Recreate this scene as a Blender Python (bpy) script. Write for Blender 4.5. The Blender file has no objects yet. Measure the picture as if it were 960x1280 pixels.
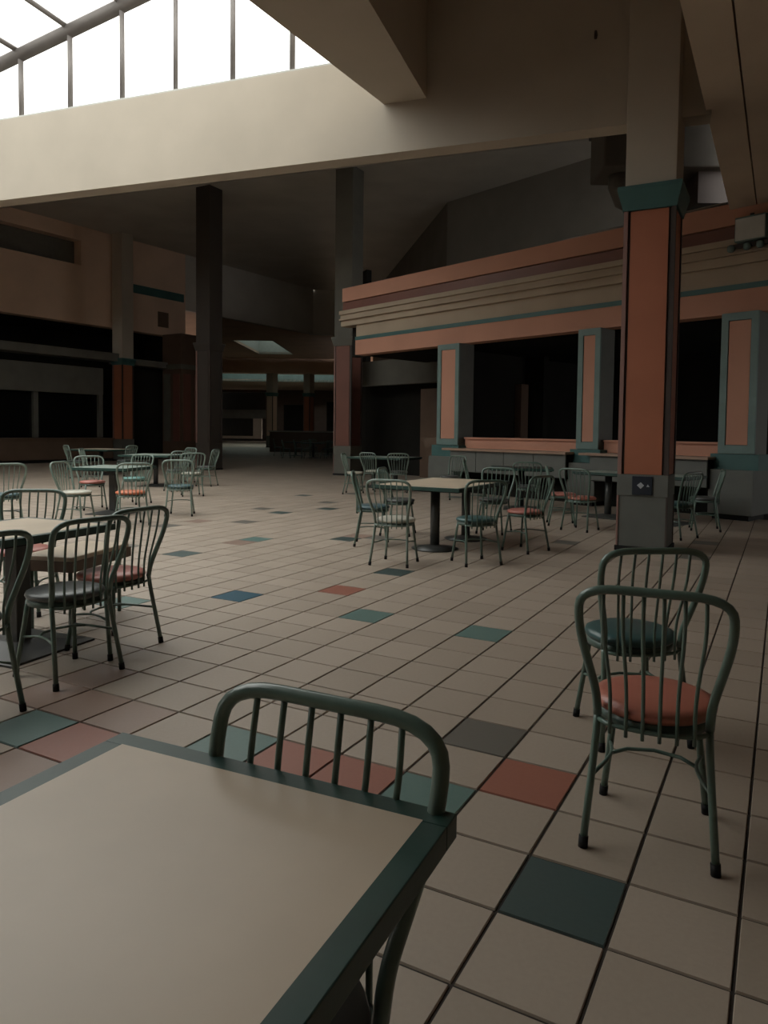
import bpy, math, random
from mathutils import Vector, Matrix
random.seed(7)
sc = bpy.context.scene
COL = sc.collection
R = math.radians

# ------------------------------------------------------------------ camera
# (metres; x and y run along the joints of the floor tiles)
cam_d = bpy.data.cameras.new('camera'); cam = bpy.data.objects.new('camera', cam_d); COL.objects.link(cam)
CAM = Vector((0.675819, -1.8564618, 1.3453245))
YAW, PIT, ROL, FPX = -0.48032, -0.04565, -0.01306, 894.83
fw = Vector((math.sin(YAW)*math.cos(PIT), math.cos(YAW)*math.cos(PIT), math.sin(PIT)))
rt = Vector((math.cos(YAW), -math.sin(YAW), 0)); dn = fw.cross(rt)
r2 = rt*math.cos(ROL) + dn*math.sin(ROL); d2 = -rt*math.sin(ROL) + dn*math.cos(ROL)
cam.matrix_world = Matrix(((r2.x, -d2.x, -fw.x, CAM.x), (r2.y, -d2.y, -fw.y, CAM.y), (r2.z, -d2.z, -fw.z, CAM.z), (0, 0, 0, 1)))
cam_d.sensor_fit = 'VERTICAL'; cam_d.sensor_height = 32.0
cam_d.lens = FPX/1280*32.0
cam_d.shift_x = -32.66/1280; cam_d.shift_y = -59.65/1280
cam_d.clip_start = 0.05; cam_d.clip_end = 400
sc.camera = cam

# ------------------------------------------------------------------ sky (overcast) and exposure
w = bpy.data.worlds.new('overcast_sky'); sc.world = w; w.use_nodes = True
nt = w.node_tree; nt.nodes.clear()
o_ = nt.nodes.new('ShaderNodeOutputWorld'); bg = nt.nodes.new('ShaderNodeBackground')
tc = nt.nodes.new('ShaderNodeTexCoord'); nz = nt.nodes.new('ShaderNodeTexNoise'); rp = nt.nodes.new('ShaderNodeValToRGB')
nz.inputs['Scale'].default_value = 3.0; nz.inputs['Detail'].default_value = 5
rp.color_ramp.elements[0].position = .32; rp.color_ramp.elements[0].color = (.80, .80, .77, 1)
rp.color_ramp.elements[1].position = .62; rp.color_ramp.elements[1].color = (.98, .96, .92, 1)
nt.links.new(tc.outputs['Generated'], nz.inputs['Vector']); nt.links.new(nz.outputs['Fac'], rp.inputs['Fac'])
nt.links.new(rp.outputs['Color'], bg.inputs['Color']); nt.links.new(bg.outputs['Background'], o_.inputs['Surface'])
bg.inputs['Strength'].default_value = 1.3
vs = sc.view_settings
vs.view_transform = 'Standard'; vs.look = 'None'; vs.gamma = 1.0; vs.use_curve_mapping = False
vs.exposure = 1.7
try:
    sc.cycles.use_denoising = True
    sc.cycles.max_bounces = 10; sc.cycles.diffuse_bounces = 6; sc.cycles.glossy_bounces = 4
    sc.cycles.transparent_max_bounces = 12
    sc.cycles.sample_clamp_indirect = 4.0
    sc.cycles.caustics_reflective = False; sc.cycles.caustics_refractive = False
except Exception:
    pass

# ------------------------------------------------------------------ materials
def mat(name, c, rough=.6, var=.12, nscale=6.0, bump=0.0, spec=.5, metal=0.0, c2=None, coat=0.0):
    m = bpy.data.materials.new(name); m.use_nodes = True
    t = m.node_tree; b = t.nodes['Principled BSDF']
    b.inputs['Roughness'].default_value = rough; b.inputs['Metallic'].default_value = metal
    b.inputs['Specular IOR Level'].default_value = spec
    if coat: b.inputs['Coat Weight'].default_value = coat; b.inputs['Coat Roughness'].default_value = .15
    co = t.nodes.new('ShaderNodeTexCoord'); n = t.nodes.new('ShaderNodeTexNoise')
    n.inputs['Scale'].default_value = nscale; n.inputs['Detail'].default_value = 4
    t.links.new(co.outputs['Object'], n.inputs['Vector'])
    r = t.nodes.new('ShaderNodeValToRGB'); r.color_ramp.elements[0].position = .3; r.color_ramp.elements[1].position = .7
    a = [max(0, x*(1-var)) for x in c]; d = c2 if c2 else [min(1, x*(1+var)) for x in c]
    r.color_ramp.elements[0].color = (*a, 1); r.color_ramp.elements[1].color = (*d, 1)
    t.links.new(n.outputs['Fac'], r.inputs['Fac']); t.links.new(r.outputs['Color'], b.inputs['Base Color'])
    if bump:
        bn = t.nodes.new('ShaderNodeBump'); bn.inputs['Strength'].default_value = bump; bn.inputs['Distance'].default_value = .01
        n2 = t.nodes.new('ShaderNodeTexNoise'); n2.inputs['Scale'].default_value = nscale*8
        t.links.new(co.outputs['Object'], n2.inputs['Vector']); t.links.new(n2.outputs['Fac'], bn.inputs['Height'])
        t.links.new(bn.outputs['Normal'], b.inputs['Normal'])
    return m

def tile_mat(name, lo, hi, rough=.36):
    m = bpy.data.materials.new(name); m.use_nodes = True
    t = m.node_tree; b = t.nodes['Principled BSDF']; L = t.links; b.inputs['Specular IOR Level'].default_value = .8
    g = t.nodes.new('ShaderNodeNewGeometry'); s = t.nodes.new('ShaderNodeVectorMath'); s.operation = 'MULTIPLY'
    s.inputs[1].default_value = (1/.305, 1/.305, 0)
    f = t.nodes.new('ShaderNodeVectorMath'); f.operation = 'FLOOR'
    wn = t.nodes.new('ShaderNodeTexWhiteNoise'); wn.noise_dimensions = '2D'
    L.new(g.outputs['Position'], s.inputs[0]); L.new(s.outputs[0], f.inputs[0]); L.new(f.outputs[0], wn.inputs['Vector'])
    n = t.nodes.new('ShaderNodeTexNoise'); n.inputs['Scale'].default_value = 60; n.inputs['Detail'].default_value = 3
    L.new(g.outputs['Position'], n.inputs['Vector'])
    n3 = t.nodes.new('ShaderNodeTexNoise'); n3.inputs['Scale'].default_value = 1.3; n3.inputs['Detail'].default_value = 3
    L.new(g.outputs['Position'], n3.inputs['Vector'])
    a = t.nodes.new('ShaderNodeMath'); a.operation = 'MULTIPLY_ADD'; a.inputs[1].default_value = .55
    L.new(wn.outputs['Value'], a.inputs[0])
    a0 = t.nodes.new('ShaderNodeMath'); a0.operation = 'MULTIPLY'; a0.inputs[1].default_value = .45
    L.new(n.outputs['Fac'], a0.inputs[0]); L.new(a0.outputs[0], a.inputs[2])
    r = t.nodes.new('ShaderNodeValToRGB'); r.color_ramp.elements[0].color = (*lo, 1); r.color_ramp.elements[1].color = (*hi, 1)
    L.new(a.outputs[0], r.inputs['Fac']); L.new(r.outputs['Color'], b.inputs['Base Color'])
    ro = t.nodes.new('ShaderNodeMapRange'); ro.inputs['To Min'].default_value = rough-.08; ro.inputs['To Max'].default_value = rough+.16
    L.new(n3.outputs['Fac'], ro.inputs['Value']); L.new(ro.outputs['Result'], b.inputs['Roughness'])
    bn = t.nodes.new('ShaderNodeBump'); bn.inputs['Strength'].default_value = .12; bn.inputs['Distance'].default_value = .004
    L.new(n.outputs['Fac'], bn.inputs['Height']); L.new(bn.outputs['Normal'], b.inputs['Normal'])
    return m

def glass_mat(name, c=(.93, .96, .95)):
    m = bpy.data.materials.new(name); m.use_nodes = True
    t = m.node_tree; t.nodes.clear()
    o = t.nodes.new('ShaderNodeOutputMaterial'); x = t.nodes.new('ShaderNodeMixShader')
    tr = t.nodes.new('ShaderNodeBsdfTransparent'); gl = t.nodes.new('ShaderNodeBsdfGlossy')
    tr.inputs['Color'].default_value = (*c, 1); gl.inputs['Roughness'].default_value = .05
    x.inputs['Fac'].default_value = .06
    t.links.new(tr.outputs[0], x.inputs[1]); t.links.new(gl.outputs[0], x.inputs[2]); t.links.new(x.outputs[0], o.inputs['Surface'])
    return m

M = {}
M['beige'] = mat('beige_plaster', (.47, .415, .345), .85, .05, 1.2, .05, .25)
M['dim_beige'] = mat('taupe_plaster', (.60, .50, .40), .9, .08, 1.0, .05, .2)
M['ceiling'] = mat('taupe_ceiling', (.55, .52, .47), .95, .08, .8, .05, .15)
M['pinkwall'] = mat('faded_pink_plaster', (.70, .50, .375), .85, .08, .7, .05, .25)
M['coral'] = mat('terracotta_laminate', (.38, .135, .075), .5, .07, 1.6, .02, .4)
M['coral_shaded'] = mat('shaded_coral_laminate', (.20, .085, .065), .5, .07, 1.6, .02, .4)  # darker copy of the coral, with shade put into its colour
M['column_shade'] = mat('column_shade_brown', (.055, .045, .038), .6, .07, 1.6, .02, .3)  # dark column tone standing in for dim light
M['coralwall'] = mat('salmon_plaster', (.53, .27, .19), .75, .07, 1.0, .04, .3)
M['cream'] = mat('cream_moulding', (.42, .335, .25), .7, .06, 1.5, .02, .3)
M['teal'] = mat('teal_trim_paint', (.055, .13, .125), .5, .1, 3, .02, .4)
M['tealgrey'] = mat('grey_teal_trim_paint', (.15, .22, .21), .5, .1, 3, .02, .4)
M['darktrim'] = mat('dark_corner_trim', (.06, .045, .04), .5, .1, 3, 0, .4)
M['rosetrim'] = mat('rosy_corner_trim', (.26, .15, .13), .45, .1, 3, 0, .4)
M['greylam'] = mat('grey_laminate', (.125, .13, .118), .55, .06, 4, .02, .4)
M['black'] = mat('black_rubber', (.012, .012, .012), .7, .2, 8, 0, .3)
M['shop'] = mat('unlit_shop_black', (.02, .019, .017), .9, .15, 1, 0, .1)  # near black stands in for the darkness of unlit shops
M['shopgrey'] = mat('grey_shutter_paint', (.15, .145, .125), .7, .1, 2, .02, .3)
M['shopbrown'] = mat('brown_counter_laminate', (.13, .085, .06), .5, .1, 2, .02, .4)
M['metal'] = mat('aged_aluminium', (.36, .34, .32), .45, .08, 5, 0, .5, .6)
M['mullion'] = mat('grey_glazing_bar', (.20, .18, .17), .5, .08, 5, 0, .4)
M['pale'] = mat('pale_painted_steel', (.50, .50, .47), .5, .06, 5, 0, .4)
M['glass'] = glass_mat('clear_skylight_glass')
M['dimmed'] = glass_mat('dimmed_rooflight_glass', (.36, .40, .39))  # glass darkened only to cut the light entering the concourse
M['tube'] = mat('green_enamel_tube', (.10, .155, .125), .32, .12, 9, 0, .5, 0, (.125, .195, .165), .3)
M['tubepale'] = mat('pale_green_enamel_tube', (.185, .25, .215), .35, .12, 9, 0, .5, 0, None, .3)
M['ring'] = mat('green_enamel_band', (.08, .125, .105), .4, .1, 9, 0, .5)
M['lam'] = mat('beige_laminate_top', (.60, .49, .375), .36, .07, 3.2, .03, .45)
M['lam2'] = mat('worn_tan_laminate_top', (.56, .46, .35), .4, .08, 3.0, .03, .45)
M['edge'] = mat('dark_green_table_edge', (.024, .062, .052), .42, .14, 8, .03, .45)
M['tealtop'] = mat('grey_green_laminate_top', (.33, .39, .35), .3, .08, 3, .02, .5)
M['ped'] = mat('charcoal_pedestal_steel', (.045, .047, .045), .4, .1, 5, 0, .5)
for k, c in dict(coral=(.45, .16, .115), orange=(.66, .20, .10), rose=(.45, .17, .14), grey=(.085, .09, .088), teal=(.045, .10, .10),
                 blue=(.085, .15, .17), white=(.55, .53, .46), aqua=(.14, .30, .28)).items():
    M['seat_'+k] = mat(k+'_vinyl_seat', c, .33, .07, 7, .02, .5)
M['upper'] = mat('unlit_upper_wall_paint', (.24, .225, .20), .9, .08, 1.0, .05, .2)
M['unit'] = mat('dull_duct_steel', (.09, .082, .07), .6, .08, 3, .02, .4)
M['outlet'] = mat('navy_outlet_plate', (.012, .018, .03), .4, .1, 9, 0, .5)
M['mark'] = mat('pale_socket_print', (.42, .44, .46), .6, .05, 9)
M['grout'] = mat('dark_grout', (.035, .026, .022), .9, .2, 20)
M['wood'] = mat('tan_counter_top', (.33, .22, .16), .4, .1, 3, .02, .5)
TM = {'beige': tile_mat('beige_quarry_tile', (.30, .24, .187), (.41, .335, .27), .5),
      'green': tile_mat('dark_green_tile', (.035, .058, .055), (.055, .085, .08), .4),
      'red': tile_mat('terracotta_tile', (.26, .095, .065), (.33, .125, .085), .4),
      'blue': tile_mat('blue_tile', (.012, .07, .11), (.02, .095, .14), .34),
      'teal': tile_mat('sea_green_tile', (.09, .16, .145), (.13, .21, .19), .34),
      'grey': tile_mat('olive_grey_tile', (.115, .105, .09), (.15, .135, .115), .4),
      'brown': tile_mat('rose_brown_tile', (.24, .16, .125), (.31, .21, .165), .38)}

# ------------------------------------------------------------------ mesh helpers
class MB:
    def __init__(s): s.v = []; s.f = []; s.sm = []
    def add(s, vs, fs, smooth=False):
        o = len(s.v); s.v += [tuple(x) for x in vs]; s.f += [tuple(i+o for i in f) for f in fs]; s.sm += [smooth]*len(fs); return s
    def hexa(s, b, t):      # bottom four points, top four points (ccw)
        return s.add(list(b)+list(t), [(3, 2, 1, 0), (4, 5, 6, 7), (0, 1, 5, 4), (1, 2, 6, 5), (2, 3, 7, 6), (3, 0, 4, 7)])
    def box(s, x0, x1, y0, y1, z0, z1):
        return s.hexa([(x0, y0, z0), (x1, y0, z0), (x1, y1, z0), (x0, y1, z0)], [(x0, y0, z1), (x1, y0, z1), (x1, y1, z1), (x0, y1, z1)])
    def poly(s, pts, z0, z1):   # prism over a plan polygon (ccw)
        n = len(pts); vs = [(p[0], p[1], z0) for p in pts]+[(p[0], p[1], z1) for p in pts]
        return s.add(vs, [tuple(range(n-1, -1, -1)), tuple(range(n, 2*n))]+[(i, (i+1) % n, n+(i+1) % n, n+i) for i in range(n)])
    def quad(s, *p): return s.add(p, [tuple(range(len(p)))])
    def tube(s, pts, r, n=8, cap=True, closed=False):
        pts = [Vector(p) for p in pts]; k = len(pts); vs = []; up = None
        for i, p in enumerate(pts):
            a = pts[(i-1) % k] if (i or closed) else p; b = pts[(i+1) % k] if (i < k-1 or closed) else p
            t = (b-a).normalized()
            if up is None: up = Vector((0, 0, 1)) if abs(t.z) < .9 else Vector((1, 0, 0))
            u = (up - t*up.dot(t)).normalized(); up = u; v = t.cross(u)
            rr = r[i] if isinstance(r, (list, tuple)) else r
            vs += [p+(u*math.cos(2*math.pi*j/n)+v*math.sin(2*math.pi*j/n))*rr for j in range(n)]
        fs = []
        for i in range(k if closed else k-1):
            for j in range(n):
                i2 = (i+1) % k
                fs.append((i*n+j, i*n+(j+1) % n, i2*n+(j+1) % n, i2*n+j))
        s.add(vs, fs, True)
        if cap and not closed:
            o = len(s.v)-k*n
            s.f += [tuple(o+j for j in range(n-1, -1, -1)), tuple(o+(k-1)*n+j for j in range(n))]; s.sm += [False, False]
        return s
    def lathe(s, prof, n=24, sx=1, sy=1, cx=0, cy=0, smooth=True):  # prof [(r,z)...] bottom to top
        vs = []; k = len(prof)
        for r, z in prof:
            for j in range(n):
                t = 2*math.pi*j/n; vs.append((cx+r*math.cos(t)*sx, cy+r*math.sin(t)*sy, z))
        fs = [(i*n+j, i*n+(j+1) % n, (i+1)*n+(j+1) % n, (i+1)*n+j) for i in range(k-1) for j in range(n)]
        s.add(vs, fs, smooth); o = len(s.v)-k*n
        s.f += [tuple(o+j for j in range(n-1, -1, -1)), tuple(o+(k-1)*n+j for j in range(n))]; s.sm += [False, False]
        return s
    def mesh(s, name):
        m = bpy.data.meshes.new(name); m.from_pydata(s.v, [], s.f); m.polygons.foreach_set('use_smooth', s.sm); m.update(); return m
def obj(name, mb, material, parent=None, bevel=0.0, loc=None, rz=0.0):
    me = mb.mesh(name); me.materials.append(material)
    o = bpy.data.objects.new(name, me); COL.objects.link(o)
    if parent: o.parent = parent
    if loc: o.location = loc
    if rz: o.rotation_euler.z = rz
    if bevel:
        b = o.modifiers.new('bevel', 'BEVEL'); b.width = bevel; b.segments = 2; b.limit_method = 'ANGLE'
    return o
def same(name, src, parent, loc=None):
    o = bpy.data.objects.new(name, src.data); COL.objects.link(o); o.parent = parent
    if loc: o.location = loc
    return o
def tag(o, label, cat, group=None):
    o['label'] = label; o['category'] = cat
    if group: o['group'] = group
    return o
def empty(name, loc=(0, 0, 0), rz=0.0):
    o = bpy.data.objects.new(name, None); o.empty_display_size = .2; COL.objects.link(o); o.location = loc; o.rotation_euler.z = rz; return o
def struct(o): o['kind'] = 'structure'; return o
def copy_tree(o, parent=None):
    c = o.copy(); COL.objects.link(c)
    if parent: c.parent = parent
    for ch in list(o.children): copy_tree(ch, c)
    return c
class Frame:            # plan frame: origin, axis u along a wall, axis n out of it
    def __init__(s, o, u, n): s.o = o; s.u = u; s.n = n
    def p(s, a, b, z=None):
        q = (s.o[0]+s.u[0]*a+s.n[0]*b, s.o[1]+s.u[1]*a+s.n[1]*b)
        return q if z is None else (q[0], q[1], z)
    def box(s, mb, a0, a1, b0, b1, z0, z1):
        return mb.hexa([s.p(a0, b0, z0), s.p(a1, b0, z0), s.p(a1, b1, z0), s.p(a0, b1, z0)], [s.p(a0, b0, z1), s.p(a1, b0, z1), s.p(a1, b1, z1), s.p(a0, b1, z1)])
def fbox(fr, *a): return fr.box(MB(), *a)

# plan frames of the hall
hl = R(4.4); FL = Frame((-24.06, 14.0), (math.sin(hl), math.cos(hl)), (math.cos(hl), -math.sin(hl)))         # shops along the left
hs = R(-70.97); FS = Frame((.244, 10.808), (math.sin(hs), math.cos(hs)), (-.326, -.9454))                       # counter front on the right
hb = R(-98.6); FB = Frame((-.777, 6.872), (math.sin(hb), math.cos(hb)), (.1495, -.9888))                       # big beam
FC = Frame((CAM.x, CAM.y), (math.cos(YAW), -math.sin(YAW)), (math.sin(YAW), math.cos(YAW)))                    # concourse: across, along

# ------------------------------------------------------------------ floor
T = .305
floor = struct(obj('floor', MB().poly([(-60, -20), (8, -20), (20, 90), (-70, 90)], -.20, -.006), M['grout']))
def tile_mb(g=.0045, h=.006):
    a, b = g, T-g; i = .0025
    return MB().add([(a, a, -h), (b, a, -h), (b, b, -h), (a, b, -h), (a+i, a+i, 0), (b-i, a+i, 0), (b-i, b-i, 0), (a+i, b-i, 0)],
                    [(4, 5, 6, 7), (0, 1, 5, 4), (1, 2, 6, 5), (2, 3, 7, 6), (3, 0, 4, 7)])
special = {(0, 0): 'green', (-17, 12): 'green', (-14, 18): 'green', (-9, 13): 'green', (-22, 24): 'green', (-21, 27): 'green', (-20, 30): 'green',
           (-1, 2): 'red', (-9, 10): 'red', (-4, 1): 'red', (-3, 1): 'red', (-7, 0): 'red', (-2, 3): 'grey', (-21, 20): 'grey', (-24, 25): 'grey',
           (-23, 30): 'grey', (-13, 19): 'grey', (-6, 22): 'grey', (-1, 25): 'grey', (-1, 21): 'grey', (-20, 12): 'grey', (-23, 17): 'grey',
           (-4, 8): 'teal', (-7, 8): 'teal', (-13, 6): 'teal', (-5, 1): 'teal', (-2, 1): 'teal', (-17, 16): 'teal', (-8, 0): 'teal', (-11, 8): 'blue',
           (-17, 15): 'brown', (-14, 19): 'brown', (-8, 1): 'brown', (-7, 1): 'brown', (-9, 1): 'brown', (-9, 2): 'brown', (-23, 19): 'brown', (-7, -1): 'brown',
           (-27, 33): 'green', (-30, 14): 'green', (-34, 17): 'grey', (-38, 16): 'green', (-42, 22): 'green', (-36, 26): 'grey', (-25, 36): 'grey', (-18, 38): 'green'}
def view(x, y, z=0.0):
    v = Vector((x, y, z))-CAM; d = v.dot(fw)
    if d < .3: return None
    return (512.66+FPX*v.dot(r2)/d, 580.35+FPX*v.dot(d2)/d, d)
vis, rest = [], []
for u in range(-125, 16):
    for v in range(-14, 140):
        cx, cy = (u+.5)*T, (v+.5)*T
        q = view(cx, cy); dd = math.hypot(cx-CAM.x, cy-CAM.y)
        if dd > 40: continue
        # keep tiles under roofed floor only (in front of the counters)
        if (cx-FS.o[0])*FS.n[0]+(cy-FS.o[1])*FS.n[1] < -.3 and (cx-FS.o[0])*FS.u[0]+(cy-FS.o[1])*FS.u[1] < 9.5: continue
        if (cx-FL.o[0])*FL.n[0]+(cy-FL.o[1])*FL.n[1] < .1 and cy < 21: continue
        if q is None:
            if dd < 4: rest.append((u, v))
            continue
        if -250 < q[0] < 1210 or dd < 6:
            onscreen = 0 < q[0] < 960 and q[1] < 1290 and not (q[1] > 925 and q[0] < 585-(q[1]-1020)*.95 and q[0] < 1.2*(q[1]-925)+180 + 300)
            (vis if onscreen else rest).append((q[2], u, v) if onscreen else (u, v))
vis.sort()
near = [(u, v) for _, u, v in vis[:300]]; rest += [(u, v) for _, u, v in vis[300:]]
tmesh = {}
for k in TM:
    me = tile_mb().mesh('tile'); me.materials.append(TM[k]); tmesh[k] = me
for u, v in near:
    o = bpy.data.objects.new('tile', tmesh[special.get((u, v), 'beige')]); COL.objects.link(o); o.parent = floor; o.location = (u*T, v*T, 0)
keys = list(TM); fv, ff, fm = [], [], []
base = tile_mb()
for u, v in rest:
    o = len(fv); fv += [(a+u*T, b+v*T, c) for a, b, c in base.v]; ff += [tuple(i+o for i in f) for f in base.f]
    fm += [keys.index(special.get((u, v), 'beige'))]*5
me = bpy.data.meshes.new('distant_tiles'); me.from_pydata(fv, [], ff); me.polygons.foreach_set('material_index', fm)
for k in keys: me.materials.append(TM[k])
o = bpy.data.objects.new('distant_tiles', me); COL.objects.link(o); o.parent = floor; o['kind'] = 'stuff'
obj('far_paving', MB().poly([FC.p(-38, 36), FC.p(2, 36), FC.p(8, 90), FC.p(-40, 90)], -.0055, -.003), TM['beige'], floor)

# ------------------------------------------------------------------ big beam, ceilings, bulkheads
ceiling = struct(empty('ceiling', (0, 0, 5)))
def cpart(name, mb, m, **k):
    mb.v = [(a, b, c-5) for a, b, c in mb.v]
    return obj(name, mb, m, ceiling, **k)
cpart('beam', FB.box(fbox(FB, 3.33, 25.8, -.27, 0, 4.95, 6.2), -.62, 3.33, -.27, 0, 4.95, 7.15), M['beige'])
# hanging beam running from the big beam towards the viewer
b2 = [(-4.063, 6.37), (-4.15, 3.8), (-4.45, -18), (-2.6, -18), (-3.0, 3.9), (-3.49, 6.46)]
cpart('hanging_beam', MB().poly(b2, 5.58, 7.8), M['beige'])
cpart('ceiling_panel', MB().poly([(-3.6, -18), (-.1, -18), (-.1, 7.1), (-3.6, 6.6)], 7.1, 7.25), M['beige'])
# low soffit on the right, built of two long boards with an open joint
cpart('soffit_board', MB().poly([(-.22, -18), (.165, -18), (.165, 11.1), (-.22, 11.25)], 5.0, 5.12), M['dim_beige'])
cpart('soffit_board', MB().poly([(.185, -18), (6, -18), (6, 9.6), (.185, 11.1)], 5.0, 5.12), M['dim_beige'])
cpart('soffit_backing', MB().box(.1, .25, -18, 11.1, 5.13, 5.2), M['darktrim'])
cpart('bulkhead', MB().box(-.22, -.12, 6.9, 11.4, 5.06, 9.3), M['dim_beige'])
cpart('bulkhead', MB().box(-.22, -.12, -18, 6.9, 5.06, 7.3), M['dim_beige'])
# ceiling ring left of and in front of the skylight
cpart('ceiling_panel', MB().poly([(-26.5, -18), (-14.95, -18), (-14.95, 5.0), (-26.5, 3.3)], 6.2, 6.35), M['beige'])
cpart('ceiling_panel', MB().poly([(-17, -18), (-4.2, -18), (-4.2, -4.0), (-17, -5.6)], 6.2, 6.35), M['beige'])
# sloping ceiling beyond the beam, rising to the flat high ceiling
def slope(a, q): return FB.p(a, -q, 5.22+.357*min(q, 11.0))
mb = MB()
A0, A1, Q0, Q1 = 7.5, 15.5, 0.8, 4.6          # opening of the side roof light, added unseen to brighten the left
for a0, a1, q0, q1 in ((-1.2, A0, .25, 11), (A1, 27, .25, 11), (A0, A1, .25, Q0), (A0, A1, Q1, 11)):
    mb.add([slope(a0, q0), slope(a1, q0), slope(a1, q1), slope(a0, q1)], [(0, 1, 2, 3)])
mb.add([FB.p(-4, -.25, 7.2), FB.p(-1.2, -.25, 7.2), slope(-1.2, 11), FB.p(-4, -11, 9.15)], [(0, 1, 2, 3)])
cpart('sloped_ceiling', mb, M['ceiling'])
hi = [FB.p(-6, -10.9), FB.p(29, -10.9), FC.p(-36, 33.8), FC.p(-9.4, 33.8), FC.p(-5.2, 40.6), FC.p(12, 40.6)]
cpart('high_ceiling', MB().poly(hi[::-1], 9.15, 9.3), M['ceiling'])
cpart('bulkhead', fbox(FL, 8.3, 17.2, -.2, .02, 6.68, 9.25), M['ceiling'])
cpart('bulkhead', FC.box(MB(), -5.75, 12, 40.2, 40.5, 6.68, 9.3), M['ceiling'])
# concourse ceiling with its two roof lights
mb = MB()
for a0, a1, d0, d1 in ((-30, -10.8, 33, 54), (-8.4, 3, 43.5, 54), (-5.5, 3, 40.4, 43.5), (-10.8, -8.4, 51, 54)): FC.box(mb, a0, a1, d0, d1, 6.7, 6.85)
mb.poly([FC.p(-10.8, 32), FC.p(-5.5, 40.4), FC.p(-5.5, 43.5), FC.p(-10.8, 43.5)], 6.7, 6.85)
cpart('concourse_ceiling', mb, M['pinkwall'])
mb = MB()
for a0, a1, d0, d1 in ((-10.9, -10.8, 43.4, 51.1), (-8.4, -8.3, 43.4, 51.1), (-10.8, -8.4, 43.4, 43.5), (-10.8, -8.4, 51, 51.1)): FC.box(mb, a0, a1, d0, d1, 6.7, 8.0)
cpart('skylight_shaft', mb, M['pale'])
cpart('beam', FC.box(MB(), -30, 3, 54, 55, 5.6, 6.9), M['pinkwall'])
mb = MB()
for a0, a1, d0, d1 in ((-40, -18, 55, 84), (-5, 3, 55, 84), (-18, -5, 68, 84)): FC.box(mb, a0, a1, d0, d1, 5.9, 6.1)
cpart('concourse_ceiling', mb, M['dim_beige'])
mb = MB()
FC.box(mb, -18, -5, 68, 68.2, 5.9, 8.6); FC.box(mb, -18.2, -18, 55, 68.2, 5.9, 8.6); FC.box(mb, -5, -4.8, 55, 68.2, 5.9, 8.6)
cpart('skylight_shaft', mb, M['tealgrey'])

# outer walls out of the picture that close the room
struct(obj('wall_back', MB().box(-30, 6.5, -18.4, -18, 0, 7.6), M['beige']))
struct(obj('wall_east', MB().box(6, 6.4, -18.4, 12, 0, 5.6), M['dim_beige']))

# ------------------------------------------------------------------ left wall with its shop front
wl = struct(obj('wall_left', FL.box(FL.box(FL.box(FL.box(MB(), -26, 3.2, -.5, 0, 8.6, 9.3), -26, 8.3, -.5, 0, 5.41, 7.65), 3.2, 8.3, -.5, 0, 7.65, 9.3), -26, -9, -.5, 0, 0, 7.65), M['pinkwall']))
obj('vent_recess', FL.box(MB(), -12, 3.2, -.75, -.45, 7.6, 8.65), M['shopgrey'], wl)
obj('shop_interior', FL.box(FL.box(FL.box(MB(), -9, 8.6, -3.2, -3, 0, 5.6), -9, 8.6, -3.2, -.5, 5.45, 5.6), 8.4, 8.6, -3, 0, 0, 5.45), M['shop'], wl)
obj('canopy', FL.box(MB(), -9, 4.6, -.3, .55, 4.02, 4.33), M['shopgrey'], wl)
obj('sign_panel', FL.box(MB(), -9, 4.1, -.4, .05, 2.66, 3.72), M['shopgrey'], wl)
for s in (-7.2, -3.1, 1.3, 4.0): obj('window_post', FL.box(MB(), s, s+.18, -.35, -.1, .95, 2.66), M['shopgrey'], wl)
obj('window_pane', FL.box(MB(), -9, 4.2, -.26, -.24, .95, 2.66), mat('dark_shop_glass', (.008, .008, .008), .12, .1, 2, 0, .4), wl)
obj('service_counter', FL.box(MB(), -9, 4.3, -.3, .35, .12, .86), M['shopbrown'], wl)
obj('counter_top', FL.box(MB(), -9, 4.35, -.35, .42, .86, .93), M['shopbrown'], wl)
obj('toe_kick', FL.box(MB(), -9, 4.3, -.3, .25, 0, .12), M['black'], wl)
obj('wall_stripe', FL.box(MB(), 5.4, 8.2, 0, .03, 7.0, 7.35), M['teal'], wl)
obj('access_hatch', FL.box(MB(), 6.8, 7.35, 0, .03, 5.75, 6.4), M['shopbrown'], wl)
obj('canopy', FL.box(MB(), 4.6, 8.4, -.3, .4, 3.95, 4.2), M['shopgrey'], wl)
obj('unlit_shop_sheet', FL.box(MB(), 5.2, 8.3, -.5, -.3, 0, 3.95), M['shop'], wl)  # near-black sheet in place of the unlit shop under the canopy

# ------------------------------------------------------------------ counter front on the right
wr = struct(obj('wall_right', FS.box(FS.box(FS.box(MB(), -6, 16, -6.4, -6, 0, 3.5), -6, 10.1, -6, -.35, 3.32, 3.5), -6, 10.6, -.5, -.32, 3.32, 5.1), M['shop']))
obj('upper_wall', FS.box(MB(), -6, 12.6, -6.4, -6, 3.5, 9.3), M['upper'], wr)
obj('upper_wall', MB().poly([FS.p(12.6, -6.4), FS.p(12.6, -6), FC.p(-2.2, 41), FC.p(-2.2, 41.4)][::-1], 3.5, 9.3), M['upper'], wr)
obj('top_band', fbox(FS, -3, 10.65, -.32, 0, 4.75, 5.10), M['coralwall'], wr)
for i, (b1, z0, z1) in enumerate(((-.03, 4.50, 4.73), (.10, 4.40, 4.50), (.05, 4.30, 4.40), (.10, 4.25, 4.29), (.03, 4.10, 4.25))):
    obj('cornice_moulding', fbox(FS, -3, 10.66, -.32, b1, z0, z1), M['coral_shaded'] if i == 0 else M['cream'], wr)  # first band coloured dark for the shadow below the top band
obj('frieze', fbox(FS, -3, 10.1, -.32, -.04, 3.79, 4.10), M['cream'], wr)
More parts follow.
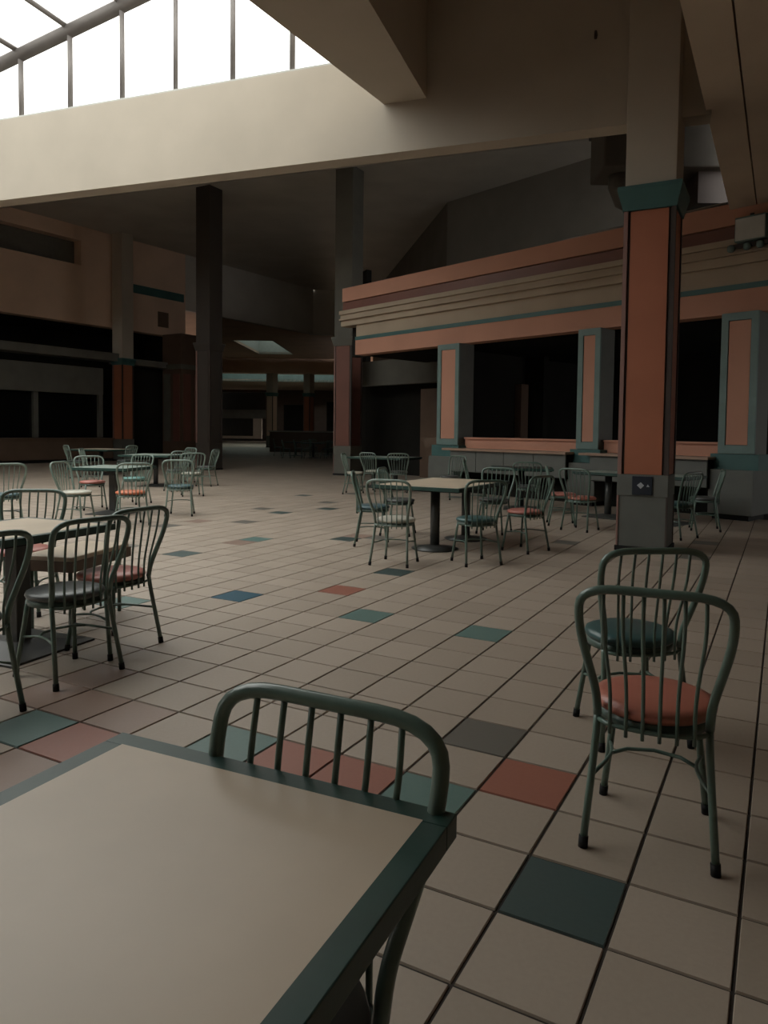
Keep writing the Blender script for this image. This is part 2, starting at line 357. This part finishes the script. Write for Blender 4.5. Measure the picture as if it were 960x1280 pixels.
obj('teal_stripe', fbox(FS, -3, 10.1, -.32, 0, 3.70, 3.79), M['teal'], wr)
obj('lintel', fbox(FS, -3, 10.1, -.32, -.01, 3.32, 3.70), M['coralwall'], wr)
for a0, a1 in ((.55, 2.74), (3.26, 6.26)):
    obj('dado', fbox(FS, a0, a1, -.3, -.08, .95, 1.20), M['coralwall'], wr)
    obj('dado_ledge', fbox(FS, a0, a1, -.32, -.04, 1.20, 1.235), M['coralwall'], wr)
    obj('counter_top', fbox(FS, a0-.03, a1+.2, -.3, .46, .95, .995), M['wood'], wr)
    n = max(2, round((a1-a0)/.75)); s_ = (a1-a0)/n
    for i in range(n):
        obj('counter_panel', fbox(FS, a0+i*s_+.006, a0+(i+1)*s_-.006, .37, .40, .50, .945), M['greylam'], wr)
    obj('counter_core', fbox(FS, a0, a1, -.25, .37, .48, .945), M['shop'], wr)
    obj('counter_base', fbox(FS, a0, a1, -.2, -.1, 0, .48), M['shop'], wr)
# interior of the dark unit, recess to its left
obj('shop_ceiling', fbox(FS, -6, 7.2, -6, -.3, 3.42, 3.5), M['dim_beige'], wr)
obj('recess_header', fbox(FS, 7.6, 13.5, -2.9, -2.6, 2.75, 3.5), M['shopgrey'], wr)
obj('partition', fbox(FS, 7.1, 7.3, -6, -.3, 0, 3.5), M['shop'], wr)
obj('recess_wall', fbox(FS, 9.6, 10.6, -3.2, -2.9, 0, 2.6), M['shopbrown'], wr)
obj('recess_wall', fbox(FS, 6.9, 7.3, -3.2, -2.9, 0, 2.6), M['shopbrown'], wr)
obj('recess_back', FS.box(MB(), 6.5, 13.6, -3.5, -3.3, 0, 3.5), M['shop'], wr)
obj('recess_side', MB().poly([FS.p(13.6, -3.5), FS.p(13.6, -3.3), FC.p(-2.2, 25), FC.p(-2.0, 25)], 0, 6.6), M['shop'], wr)
obj('recess_shelf', fbox(FS, 7.3, 9.6, -3.1, -2.6, .9, 1.0), M['shopbrown'], wr)
obj('recess_shelf', fbox(FS, 6.6, 8.2, -1.2, -.7, .95, 1.2), M['shopbrown'], wr)
obj('concourse_wall', MB().poly([FC.p(-2.2, 25), FC.p(-2.0, 25), FC.p(-4.0, 41), FC.p(-4.2, 41)], 0, 6.7), M['shop'], wr)
obj('concourse_wall', MB().poly([FC.p(-4.2, 41), FC.p(-4.0, 41), FC.p(-7.6, 84), FC.p(-7.9, 84)], 0, 6.5), M['shopbrown'], wr)

def pilaster(a0, a1, name_label):
    c = FS.p((a0+a1)/2, 0); o = empty('pilaster', (c[0], c[1], 0), math.atan2(FS.u[1], FS.u[0])+math.pi)
    wd = a1-a0; h = wd/2      # local: x along the front (to the right), -y... front faces +y rotated below
    def P(n, x0, x1, y0, y1, z0, z1, m): return obj(n, MB().box(x0, x1, y0, y1, z0, z1), m, o)
    # local -y is out of the wall
    P('shaft', -h, h, -.06, .40, 1.05, 3.32, M['greylam'])
    P('frame_stile', -h, -h+.11, -.10, -.06, 1.06, 3.32, M['tealgrey']); P('frame_stile', h-.11, h, -.10, -.06, 1.06, 3.32, M['tealgrey'])
    P('frame_rail', -h+.11, h-.11, -.10, -.06, 1.06, 1.19, M['tealgrey']); P('frame_rail', -h+.11, h-.11, -.10, -.06, 3.20, 3.32, M['tealgrey'])
    P('panel', -h+.12, h-.12, -.085, -.06, 1.20, 3.19, M['coralwall'])
    P('plinth_block', -h-.09, h+.09, -.16, .42, .80, 1.05, M['teal'])
    P('pedestal', -h-.05, h+.07, -.30, .40, .09, .80, M['greylam'])
    P('toe_kick', -h, h, -.24, .38, 0, .09, M['black'])
    tag(o, name_label, 'pilaster', 'teal framed pilasters on the counter front'); return o
pilaster(6.32, 6.98, 'leftmost teal framed pilaster with salmon panel, beside the dark recess')
pilaster(2.76, 3.24, 'teal framed pilaster with salmon panel just left of the near column')
pilaster(-.06, .52, 'rightmost teal framed pilaster with salmon panel at the picture edge')

# back end of the concourse
wf = struct(obj('wall_far', FC.box(FC.box(FC.box(MB(), -32, -26, 82, 82.4, 0, 6.2), -26, -5, 82, 82.4, 5.6, 6.2), -16.5, -5, 82, 82.4, 0, 5.6), M['shopbrown']))
obj('shop_interior', FC.box(MB(), -26.5, -16, 84, 84.3, 0, 6), M['shop'], wf)
obj('sign_band', FC.box(MB(), -24.5, -16.5, 82, 82.3, 2.6, 3.6), M['shopgrey'], wf)
obj('window_frame', FC.box(FC.box(FC.box(MB(), -23.6, -22.6, 81.9, 82.1, .5, 2.6), -18.0, -17.0, 81.9, 82.1, .5, 2.6), -23.6, -17, 81.9, 82.1, .3, .6), M['dim_beige'], wf)
obj('shop_door', FC.box(MB(), -14.5, -11.2, 81.9, 82.0, 0, 4.2), M['shop'], wf); obj('shop_door', FC.box(MB(), -9.6, -8.0, 81.9, 82.0, 0, 4.6), M['shop'], wf)
wc = struct(obj('wall_concourse', MB().poly([FC.p(-9.7, 33.3), FC.p(-9.5, 33.3), FC.p(-23.2, 82), FC.p(-23.6, 82)], 0, 6.8), M['shopbrown']))

# ------------------------------------------------------------------ columns
def column(x, y, wdt, top, label, outlet=False, m_top=None, panel='coral', low='greylam', cap='teal'):
    o = empty('column', (x, y, 0)); h = wdt/2
    def P(n, mb, m, b=0): return obj(n, mb, m, o, b)
    P('base_kick', MB().box(-h-.012, h+.012, -h-.012, h+.012, 0, .055), M['black'])
    P('plinth', MB().box(-h+.01, h-.01, -h+.01, h-.01, .055, .64), M[low])
    P('plinth_band', MB().box(-h, h, -h, h, .64, .885), M[low], .004)
    P('core', MB().box(-h+.03, h-.03, -h+.03, h-.03, .885, 3.885), M['darktrim'])
    for sx, sy in ((0, -1), (1, 0), (-1, 0), (0, 1)):
        q = h-.075
        if sx == 0: P('panel', MB().box(-q, q, min(sy*(h-.03), sy*(h-.012)), max(sy*(h-.03), sy*(h-.012)), .89, 3.88), M[panel])
        else: P('panel', MB().box(min(sx*(h-.03), sx*(h-.012)), max(sx*(h-.03), sx*(h-.012)), -q, q, .89, 3.88), M[panel])
    for sx in (-1, 1):
        for sy in (-1, 1):
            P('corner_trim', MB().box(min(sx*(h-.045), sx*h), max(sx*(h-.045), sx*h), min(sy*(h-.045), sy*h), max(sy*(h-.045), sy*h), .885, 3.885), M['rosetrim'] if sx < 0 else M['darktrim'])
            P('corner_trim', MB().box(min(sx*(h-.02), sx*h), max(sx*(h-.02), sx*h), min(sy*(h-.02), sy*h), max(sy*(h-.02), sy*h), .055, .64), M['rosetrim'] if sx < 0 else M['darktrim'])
    a, b = h+.012, h+.065
    mb = MB()
    def sq(r, z): return [(-r, -r, z), (r, -r, z), (r, r, z), (-r, r, z)]
    mb.hexa(sq(a, 3.885), sq(a+.01, 3.94)); mb.hexa(sq(a+.01, 3.94), sq(b, 4.10)); mb.hexa(sq(b, 4.10), sq(b, 4.15))
    P('capital', mb, M[cap])
    P('upper_shaft', MB().box(-h+.005, h-.005, -h+.005, h-.005, 4.15, top), m_top or M['beige'], .008)
    if outlet:
        u = P('outlet_plate', MB().box(-.11, .115, -h-.016, -h, .655, .87), M['outlet'], .006)
        obj('socket_mark', MB().add([(-.055, -h-.018, .765), (-.012, -h-.018, .725), (.025, -h-.018, .765), (-.012, -h-.018, .80)], [(0, 1, 2, 3)]), M['mark'], u)
        obj('socket_mark', MB().add([(.05, -h-.018, .75), (.085, -h-.018, .75), (.066, -h-.018, .78)], [(0, 1, 2)]), M['mark'], u)
    tag(o, label, 'column', 'square columns with coral panels')
    return o
column(-.745, 6.905, .564, 7.1, 'near square column with tall coral panel, teal capital and dark outlet plate', True)
cl_ = FL.p(4.75, .42); column(cl_[0], cl_[1], .58, 9.15, 'pale square column with coral panels at the left shop front', m_top=M['beige'])
column(-16.15, 16.05, .60, 9.15, 'dark square column left of the concourse opening', m_top=M['column_shade'], panel='column_shade', low='column_shade', cap='column_shade')  # usual column build, its dimness put into the colours
column(-11.1, 16.6, .62, 9.15, 'dark square column with coral panels right of the concourse opening', m_top=M['shopgrey'], panel='coral_shaded', low='shopgrey', cap='shopgrey')  # darker panel and shaft colours stand in for weak light here
p_ = FC.p(-10.55, 54.5); column(p_[0], p_[1], .62, 5.6, 'distant pale square column on the left at the end of the concourse', panel='pinkwall')
p_ = FC.p(-7.75, 54.5); column(p_[0], p_[1], .60, 5.6, 'distant dim square column on the right at the end of the concourse')
# broad pier behind the left tables and the slim post beside it
p_ = FL.p(7.6, .66); o = empty('pier', (p_[0], p_[1], 0), -hl)
for n_, a in (('core', (-.6, .6, -.6, .6, 0, 3.9, M['shopbrown'])), ('panel', (.6, .63, -.5, -.1, .8, 3.7, M['coral_shaded'])), ('panel', (.6, .63, .1, .5, .8, 3.7, M['coral_shaded'])),
              ('panel', (-.5, -.1, -.63, -.6, .8, 3.7, M['shopgrey'])), ('panel', (.1, .5, -.63, -.6, .8, 3.7, M['coral_shaded'])), ('cap', (-.7, .7, -.7, .7, 3.9, 4.1, M['shopgrey'])), ('upper_block', (-.6, .6, -.6, .6, 4.1, 5.41, M['shopbrown']))):
    obj(n_, MB().box(*a[:6]), a[6], o)
tag(o, 'broad dark pier with faint coral panels beyond the left column', 'pier')
p_ = FL.p(9.3, .7); o = empty('post', (p_[0], p_[1], 0), -hl)
obj('shaft', MB().box(-.12, .12, -.12, .12, 0, 6.66), M['shopgrey'], o); obj('cap', MB().box(-.18, .18, -.18, .18, 3.9, 4.05), M['teal'], o); obj('base', MB().box(-.17, .17, -.17, .17, 0, .9), M['greylam'], o)
tag(o, 'slim pale post between the broad pier and the dark column', 'post')

# ------------------------------------------------------------------ skylight
win = struct(empty('window_1', (0, 0, 6.2)))
def sky(name, mb, m): mb.v = [(a, b, c-6.2) for a, b, c in mb.v]; return obj(name, mb, m, win)
def gx(x, q, z):         # a point over the beam at plan x, q metres towards the viewer from its face
    a = (-.777-x)/.9888
    return FB.p(a, q, z)
def zr(x): return 7.642+.21*(x+8.206) if x < -6.5 else 8.0-.16*(x+6.5)
def bar(p, q, w, d=None):
    return MB().tube([p, q], w*.707, 4)
xs = [-14.95, -14.0, -13.05, -12.1, -11.15, -10.2, -9.23, -8.26, -7.32, -6.37, -5.44, -4.5]
for x in xs[1:]: sky('mullion', bar(gx(x, -.1, 6.2), gx(x, -.1, zr(x)), .07), M['mullion'])
sky('sill', FB.box(MB(), 3.4, 14.6, -.2, 0, 6.2, 6.225), M['pale'])
ridge = [gx(x, -.1, zr(x)) for x in (-14.95, -6.5, -4.1)]
sky('rafter', MB().tube(ridge, .13, 4), M['mullion'])
for i in range(len(xs)):
    a = xs[i]; b = xs[i+1] if i < len(xs)-1 else -4.1
    sky('pane', MB().quad(gx(a, -.1, 6.2), gx(b, -.1, 6.2), gx(b, -.1, zr(b)), gx(a, -.1, zr(a))), M['glass'])
for x in xs: sky('purlin', bar(gx(x, -.1, zr(x)+.03), gx(x, 21.0, zr(x)+.03), .07), M['mullion'])
for q in (5.2, 10.4, 15.6, 20.8): sky('rafter', MB().tube([gx(x, q, zr(x)) for x in (-14.95, -6.5, -4.1)], .11, 4), M['mullion'])
for i in range(len(xs)):
    a = xs[i]; b = xs[i+1] if i < len(xs)-1 else -4.1
    for q in (0, 5.2, 10.4, 15.6):
        sky('pane', MB().quad(gx(a, q, zr(a)+.05), gx(b, q, zr(b)+.05), gx(b, q+5.2, zr(b)+.05), gx(a, q+5.2, zr(a)+.05)), M['glass'])
sky('gable_wall', MB().add([gx(-15.2, 20.9, 6.2), gx(-4.1, 20.9, 6.2), gx(-4.1, 20.9, zr(-4.1)), gx(-6.5, 20.9, zr(-6.5))], [(0, 1, 2, 3)]), M['beige'])
wn = struct(empty('window_4', slope((A0+A1)/2, (Q0+Q1)/2)))  # unseen roof light, added to brighten the left of the hall
def W4(name, mb, m): mb.v = [(p[0]-wn.location[0], p[1]-wn.location[1], p[2]-wn.location[2]) for p in mb.v]; obj(name, mb, m, wn)
for k in range(6):
    a0 = A0+(A1-A0)*k/6; a1 = A0+(A1-A0)*(k+1)/6
    W4('pane', MB().quad(slope(a0, Q0), slope(a1, Q0), slope(a1, Q1), slope(a0, Q1)), M['glass'])
    if k: W4('glazing_bar', MB().tube([slope(a0, Q0), slope(a0, Q1)], .05, 4), M['mullion'])
for n, (a0, a1, d0, d1, z) in enumerate(((-10.85, -8.35, 43.4, 51.1, 8.0), (-18.1, -4.9, 55, 68.1, 8.6))):
    wn = struct(empty('window_%d' % (n+2), FC.p((a0+a1)/2, (d0+d1)/2, z)))
    def W(name, mb, m): mb.v = [(p[0]-wn.location[0], p[1]-wn.location[1], p[2]-wn.location[2]) for p in mb.v]; obj(name, mb, m, wn)
    W('pane', FC.box(MB(), a0, a1, d0, d1, z, z+.02), M['dimmed'])
    for k in range(4):
        d = d0+(d1-d0)*(k+.5)/4; W('glazing_bar', FC.box(MB(), a0, a1, d-.05, d+.05, z-.08, z), M['mullion'])

# ------------------------------------------------------------------ ceiling things
def on(a, q, z): return FB.p(a, -q, z)
u = empty('air_handler', (-1.42, 11.72, 5.95), R(27))
obj('casing', MB().box(-1.15, 1.15, -.5, .5, 0, .85), M['unit'], u, .03)
obj('casing_lid', MB().box(-1.18, 1.18, -.53, .53, .82, .88), M['unit'], u)
obj('duct_elbow', MB().tube([(-.70, 0, .05), (-.70, 0, -.15), (-.62, 0, -.36), (-.4, 0, -.46), (.2, 0, -.46)], .24, 16), M['unit'], u)
obj('side_duct', MB().box(.55, 1.1, -.3, .3, -.55, 0), M['darktrim'], u)
for x in (-1.05, 1.05): obj('hanger_rod', MB().tube([(x, 0, .8), (x, 0, 1.05)], .012, 6), M['metal'], u)
tag(u, 'dark boxy air handler with round duct hung under the ceiling behind the near column', 'air handler')
o = obj('conduit_pipe', MB().tube([FS.p(.6, -.15, 5.16), FS.p(3.6, -.15, 5.15), FS.p(4.2, -.25, 5.14)], .03, 8), M['metal']); tag(o, 'thin pale pipe lying along the top of the salmon band', 'pipe')
for k, a in enumerate((.52, .40)):
    o = obj('drop_pipe', MB().tube([FS.p(a, -.22, 5.1), FS.p(a, -.22, 6.4)], .022, 8), M['metal'])
    tag(o, ('left of two thin upright pipes above the salmon band at right', 'right of two thin upright pipes above the salmon band at right')[k], 'pipe', 'upright pipes over the salmon band')
u = empty('emergency_light', FS.p(.06, .12, 4.34), math.atan2(FS.u[1], FS.u[0])+math.pi)
obj('housing', MB().box(-.23, .25, -.16, .0, .05, .43), M['tealgrey'], u, .012)
obj('front_cover', MB().box(-.215, .235, -.175, -.16, .065, .40), M['pale'], u, .006)
obj('bracket', MB().box(-.05, .0, -.02, .02, .43, .50), M['darktrim'], u)
for x in (-.33, -.08, .12): obj('lamp_head', MB().lathe([(.03, 0), (.055, .02), (.055, .09), (.03, .11)], 12, 1, 1, x+.02, -.08), M['tealgrey'], u, loc=(0, 0, -.075))
obj('mounting_rail', MB().box(-.36, .25, -.04, .0, -.02, .05), M['darktrim'], u)
tag(u, 'pale boxy light fixture on the fascia above the right pilaster', 'light fixture')
def sprinkler(p, label, down=True):
    o = empty('sprinkler', p); obj('escutcheon', MB().lathe([(.05, -.02), (.06, 0)], 12), M['darktrim'], o); obj('nozzle', MB().lathe([(.015, -.10), (.02, -.02)], 8), M['darktrim'], o)
    obj('deflector', MB().lathe([(.04, -.115), (.04, -.10)], 10), M['darktrim'], o); tag(o, label, 'sprinkler', 'sprinkler heads'); return o
sz = lambda a, q: 5.22+.357*min(q, 11)
for a, q, lb in ((9.8, 1.6, 'sprinkler head on the sloped ceiling just under the left end of the beam'), (11.5, 4.6, 'second sprinkler head lower on the sloped ceiling near the left wall'),
                 (1.2, 3.0, 'sprinkler head on the sloped ceiling left of the near column'), (2.2, 4.6, 'sprinkler head on the dark ceiling above the salmon band')):
    sprinkler(FB.p(a, -q, sz(a, q)), lb)
o = obj('sprinkler', MB().tube([FB.p(.66, 0, 6.02), FB.p(.66, .08, 6.02), FB.p(.66, .09, 5.94)], .018, 8), M['darktrim'])
tag(o, 'small sprinkler elbow on the upper face of the beam left of the near column', 'sprinkler')

# ------------------------------------------------------------------ tables
def table(x, y, rz, wx, wy, top, label, peds=((0, 0),), square_ped=False, round_base=False, edge=None, group='food court tables'):
    o = empty('table', (x, y, 0), R(rz)); a, b = wx/2, wy/2; e = .045
    obj('tabletop', MB().box(-a+e-.003, a-e+.003, -b+e-.003, b-e+.003, .70, .7352), M[top], o)
    mb = MB()
    for x0, x1, y0, y1 in ((-a, a, -b, -b+e), (-a, a, b-e, b), (-a, -a+e, -b+e, b-e), (a-e, a, -b+e, b-e)): mb.box(x0, x1, y0, y1, .695, .735)
    obj('edge_band', mb, M[edge or 'edge'], o, .002)
    obj('underside', MB().box(-a+.03, a-.03, -b+.03, b-.03, .683, .70), M['black'], o)
    for px, py in peds:
        if square_ped: obj('pedestal', MB().box(px-.05, px+.05, py-.05, py+.05, .02, .69), M['ped'], o, .006)
        else: obj('pedestal', MB().lathe([(.055, .02), (.055, .69)], 20, cx=px, cy=py), M['ped'], o)
        if round_base: obj('base', MB().lathe([(.26, 0), (.27, .012), (.10, .035), (.06, .05)], 28, cx=px, cy=py), M['ped'], o)
        else:
            w_ = .30
            mb = MB().hexa([(px-w_, py-w_, 0), (px+w_, py-w_, 0), (px+w_, py+w_, 0), (px-w_, py+w_, 0)], [(px-w_, py-w_, .012), (px+w_, py-w_, .012), (px+w_, py+w_, .012), (px-w_, py+w_, .012)])
            mb.hexa([(px-w_, py-w_, .012), (px+w_, py-w_, .012), (px+w_, py+w_, .012), (px-w_, py+w_, .012)], [(px-.07, py-.07, .05), (px+.07, py-.07, .05), (px+.07, py+.07, .05), (px-.07, py+.07, .05)])
            obj('base', mb, M['ped'], o)
    return tag(o, label, 'table', group)
table(-.103, -1.215, 3.5, .715, .74, 'lam', 'large beige laminate table with thick dark green edge in the foreground')
table(-3.42, .87, 6, .76, .80, 'lam2', 'tan topped square table with green edge at the left picture edge', square_ped=True)
table(-2.95, 6.0, 0, 1.1, 1.6, 'lam2', 'long tan topped table on two round pedestals in the middle of the hall', peds=((.1, -.45), (.1, .45)), round_base=True)
table(-8.65, 5.95, 20, .95, .95, 'tealtop', 'grey green topped table with dark square post, nearest of the left group', square_ped=True, edge='edge')
table(-12.3, 10.2, 20, 1.2, 1.2, 'tealtop', 'pale green topped table behind the grey green one on the left')
table(-16.6, 12.2, 10, 1.4, 1.2, 'lam2', 'farthest table of the left group, close to the pale column')
table(-7.75, 13.0, 0, 1.45, 1.1, 'tealtop', 'pale topped table near the dark recess, behind the middle table', peds=((.3, 0), (-.3, 0)))
table(-3.45, 10.35, 19, 1.1, .8, 'ped', 'dark topped table in front of the counter, left of the near column')
table(-1.35, 9.75, -19, 1.9, .75, 'tealtop', 'long grey topped table behind the near column', peds=((-.5, 0), (.5, 0)))
# low bench with a tan top beside the left table
o = empty('low_bench', (-3.72, 1.47, 0), R(17))
obj('bench_top', MB().box(-.14, .24, -.33, .32, .44, .50), M['lam2'], o, .01); obj('edge_band', MB().box(-.15, .25, -.34, .33, .40, .47), M['shopbrown'], o)
for x in (-.10, .19):
    for y in (-.28, .27): obj('leg', MB().tube([(x, y, 0), (x, y, .42)], .014, 8), M['tube'], o)
tag(o, 'low tan topped bench with brown edge half under the left table', 'bench')

# ------------------------------------------------------------------ chairs
def arc_fillet(pts, rad, n=5):
    pts = [Vector(p) for p in pts]; out = [pts[0]]
    for i in range(1, len(pts)-1):
        p, a, b = pts[i], pts[i-1], pts[i+1]; r = rad[i-1]
        u = (a-p).normalized(); v = (b-p).normalized()
        s, e = p+u*min(r, (a-p).length*.49), p+v*min(r, (b-p).length*.49)
        for k in range(n+1):
            t = k/n; out.append(s*(1-t)**2+p*2*t*(1-t)+e*t*t)
    return out+[pts[-1]]
def make_chair(tube):
    t = M[tube]; o = empty('cafe_chair'); n = 10
    obj('seat', MB().lathe([(.165, .428), (.192, .434), (.200, .448), (.194, .464), (.165, .474), (.10, .479), (.03, .480)], 32, 1.0, 1.0), M['seat_coral'], o)
    obj('seat_frame', MB().lathe([(.172, .398), (.188, .400), (.188, .430), (.160, .430)], 32), M['ring'], o)
    legs = {(-1, 1): [(-.135, .125, .415), (-.15, .145, .25), (-.178, .175, .012)], (1, 1): [(.135, .125, .415), (.15, .145, .25), (.178, .175, .012)],
            (-1, -1): [(-.172, -.13, .43), (-.174, -.145, .34), (-.200, -.205, .012)], (1, -1): [(.172, -.13, .43), (.174, -.145, .34), (.200, -.205, .012)]}
    first = None
    for key, pl in legs.items():
        l = obj('leg', MB().tube(arc_fillet(pl, [.12]), .0125, n), t, o)
        e = Vector(pl[-1]); d = (Vector(pl[1])-e).normalized()
        obj('rubber_foot', MB().tube([e-Vector((0, 0, .012)), e+d*.025], .0155, n), M['black'], l)
    hoop = [(-.172, -.13, .42), (-.176, -.145, .50), (-.232, -.215, .735), (-.222, -.245, .862), (.222, -.245, .862), (.232, -.215, .735), (.176, -.145, .50), (.172, -.13, .42)]
    obj('back_hoop', MB().tube(arc_fillet(hoop, [.04, .10, .12, .12, .10, .04], 6), .0145, 12), t, o)
    obj('back_rail', MB().tube([(-.172, -.135, .408)]+[(.21*math.sin(a), -.14-.052*math.cos(a*1.5), .405) for a in [k*.09 for k in range(-8, 9)]]+[(.172, -.135, .408)], .008, 8), t, o)
    for k in range(6):
        f = (k-2.5)/2.5; xt = f*.150; xb = f*.128; yb = -.14-.050*math.cos(f*.95)
        obj('spindle', MB().tube(arc_fillet([(xt, -.243, .858), (xt*1.02, -.222, .74), (xb, yb-.004, .52), (xb, yb-.006, .378)], [.06, .06]), .0062, 8), t, o)
    for sx in (-1, 1):
        obj('stretcher', MB().tube(arc_fillet([(sx*.155, .15, .215), (sx*.130, 0, .235), (sx*.183, -.165, .225)], [.1]), .007, 8), t, o)
    obj('cross_stretcher', MB().tube([(-.140, .02, .229), (-.09, .075, .229), (0, .10, .229), (.09, .075, .229), (.140, .02, .229)], .007, 8), t, o)
    return o
protos = {'tube': make_chair('tube'), 'tubepale': make_chair('tubepale')}
used = set()
seatmesh = {}
def chair(x, y, rz, seat, label, tube='tube', group='green tube cafe chairs'):
    c = protos[tube] if tube not in used else copy_tree(protos[tube])
    used.add(tube)
    c.location = (x, y, 0); c.rotation_euler.z = R(rz); c.name = 'cafe_chair'
    for ch in c.children:
        if ch.name.startswith('seat') and not ch.name.startswith('seat_frame'):
            if seat not in seatmesh:
                m = ch.data.copy(); m.materials.clear(); m.materials.append(M['seat_'+seat]); seatmesh[seat] = m
            ch.data = seatmesh[seat]
    return tag(c, label, 'chair', group)
chair(.315, .655, 6, 'coral', 'green tube chair with coral seat standing alone in the right foreground')
chair(.085, 1.45, 34, 'teal', 'green tube chair with dark teal seat just behind the lone coral-seated chair')
chair(-.02, -1.055, 182, 'grey', 'green tube chair whose back rises behind the foreground beige table')
chair(-2.77, .71, 88, 'grey', 'grey-seated chair at the right side of the left tan table, nearer of its two')
chair(-2.95, 1.16, 93, 'rose', 'rose-seated chair behind the grey-seated one at the left tan table')
chair(-2.68, .06, 90, 'grey', 'grey-seated chair cut off by the left picture edge, front of the left table')
chair(-4.2, 1.42, 215, 'rose', 'chair on the far side of the left tan table, only its back showing')
chair(-8.35, 3.95, 70, 'blue', 'blue-seated chair at the left picture edge beyond the tan table', 'tubepale')
chair(-7.95, 4.75, -68, 'white', 'cream-seated chair turned right, left of the grey green table', 'tubepale')
chair(-9.38, 6.15, 245, 'rose', 'rose-seated chair behind the left end of the grey green table', 'tubepale')
chair(-7.35, 5.15, 62, 'orange', 'bright orange-seated chair in front of the grey green table on the left', 'tubepale')
chair(-7.62, 6.35, 36, 'blue', 'blue-seated chair at the right end of the grey green table', 'tubepale')
chair(-9.55, 7.15, 190, 'aqua', 'aqua-seated chair behind the grey green table', 'tubepale')
chair(-9.85, 8.85, 52, 'white', 'pale-seated chair standing rightmost in the left group', 'tubepale')
chair(-10.9, 9.45, 75, 'grey', 'dull grey-seated chair just left of the rightmost chair of the left group', 'tubepale')
chair(-12.6, 11.35, 170, 'grey', 'chair behind the pale green table, its rounded back above the top', 'tubepale')
chair(-11.4, 10.9, 110, 'grey', 'chair at the far right corner of the pale green table', 'tubepale')
chair(-13.2, 9.2, -50, 'grey', 'chair at the left end of the pale green table', 'tubepale')
chair(-15.3, 11.9, 100, 'grey', 'chair at the right end of the farthest left table', 'tubepale')
chair(-16.0, 10.9, -20, 'grey', 'chair in front of the farthest left table', 'tubepale')
chair(-2.80, 4.52, 8, 'white', 'white-seated chair in front of the middle two-pedestal table', 'tubepale')
chair(-3.62, 5.45, -62, 'blue', 'blue-grey-seated chair at the left end of the middle table')
chair(-3.75, 6.35, -75, 'grey', 'chair behind the blue-grey-seated one at the left side of the middle table')
chair(-2.12, 4.98, 50, 'teal', 'teal-seated chair at the right front corner of the middle table')
chair(-1.93, 6.0, 72, 'rose', 'rust-seated chair at the right side of the middle table')
chair(-2.75, 7.15, 185, 'grey', 'dark-seated chair at the far side of the middle table')
chair(-7.45, 11.15, -68, 'white', 'pale-seated chair turned right, leftmost of the group by the dark recess', 'tubepale')
chair(-7.45, 12.0, -10, 'white', 'white-seated chair in front of the pale table by the dark recess', 'tubepale')
chair(-6.85, 12.05, 24, 'grey', 'chair right of the white-seated one in front of the pale table by the dark recess', 'tubepale')
chair(-5.25, 11.25, 160, 'grey', 'chair against the grey counter left of the dark topped table')
chair(-3.1, 9.7, 12, 'grey', 'chair in front of the dark topped table')
chair(-4.15, 10.0, -70, 'grey', 'chair at the left end of the dark topped table')
chair(-1.80, 8.10, -14, 'coral', 'coral-seated chair left of the near column, in front of the long grey table')
chair(-2.20, 8.55, -70, 'rose', 'rose-seated chair turned right beside the coral-seated one near the column')
chair(-.55, 8.05, 66, 'teal', 'dark teal-seated chair just right of the near column')
chair(-.30, 9.1, 100, 'grey', 'dim chair right of the near column, close to the counter')

# dim seating group far down the concourse, small and dark
def far_table(a, d, label):
    p = FC.p(a, d); return table(p[0], p[1], 25, 1.0, 1.0, 'ped', label, group='concourse tables')
far_table(-4.75, 35.0, 'dark table in the middle of the dim group in the concourse')
far_table(-6.0, 37.5, 'dark table at the left of the dim group in the concourse')
far_table(-4.5, 39.0, 'dark table at the back of the dim group in the concourse')
for a, d, rz, lb in ((-5.9, 34.2, -60, 'leftmost dark chair of the dim group in the concourse'), (-5.5, 35.2, -60, 'dark chair left of the middle table in the concourse'), (-4.1, 34.6, 90, 'dark chair right of the middle table in the concourse'),
                     (-4.9, 33.9, 20, 'dark chair in front of the middle table in the concourse'), (-3.9, 36.0, 100, 'rightmost dark chair of the dim group in the concourse'), (-6.9, 37.3, -50, 'dark chair at the left table of the concourse group'),
                     (-5.3, 37.8, 80, 'dark chair between the left and back tables in the concourse'), (-5.2, 38.6, -40, 'dark chair at the back table in the concourse')):
    p = FC.p(a, d); chair(p[0], p[1], rz, 'grey', lb, 'tube', 'concourse chairs')
o = empty('planter_wall', (*FC.p(-6.2, 44), 0), -YAW*0+math.atan2(FC.u[1], FC.u[0]))
obj('wall_body', MB().box(-2.4, 2.4, -.25, .25, 0, 1.22), M['shopbrown'], o); obj('ledge', MB().box(-2.5, 2.5, -.32, .32, 1.22, 1.30), M['pale'], o)
tag(o, 'low wall with pale ledge behind the dim seating group in the concourse', 'low wall')
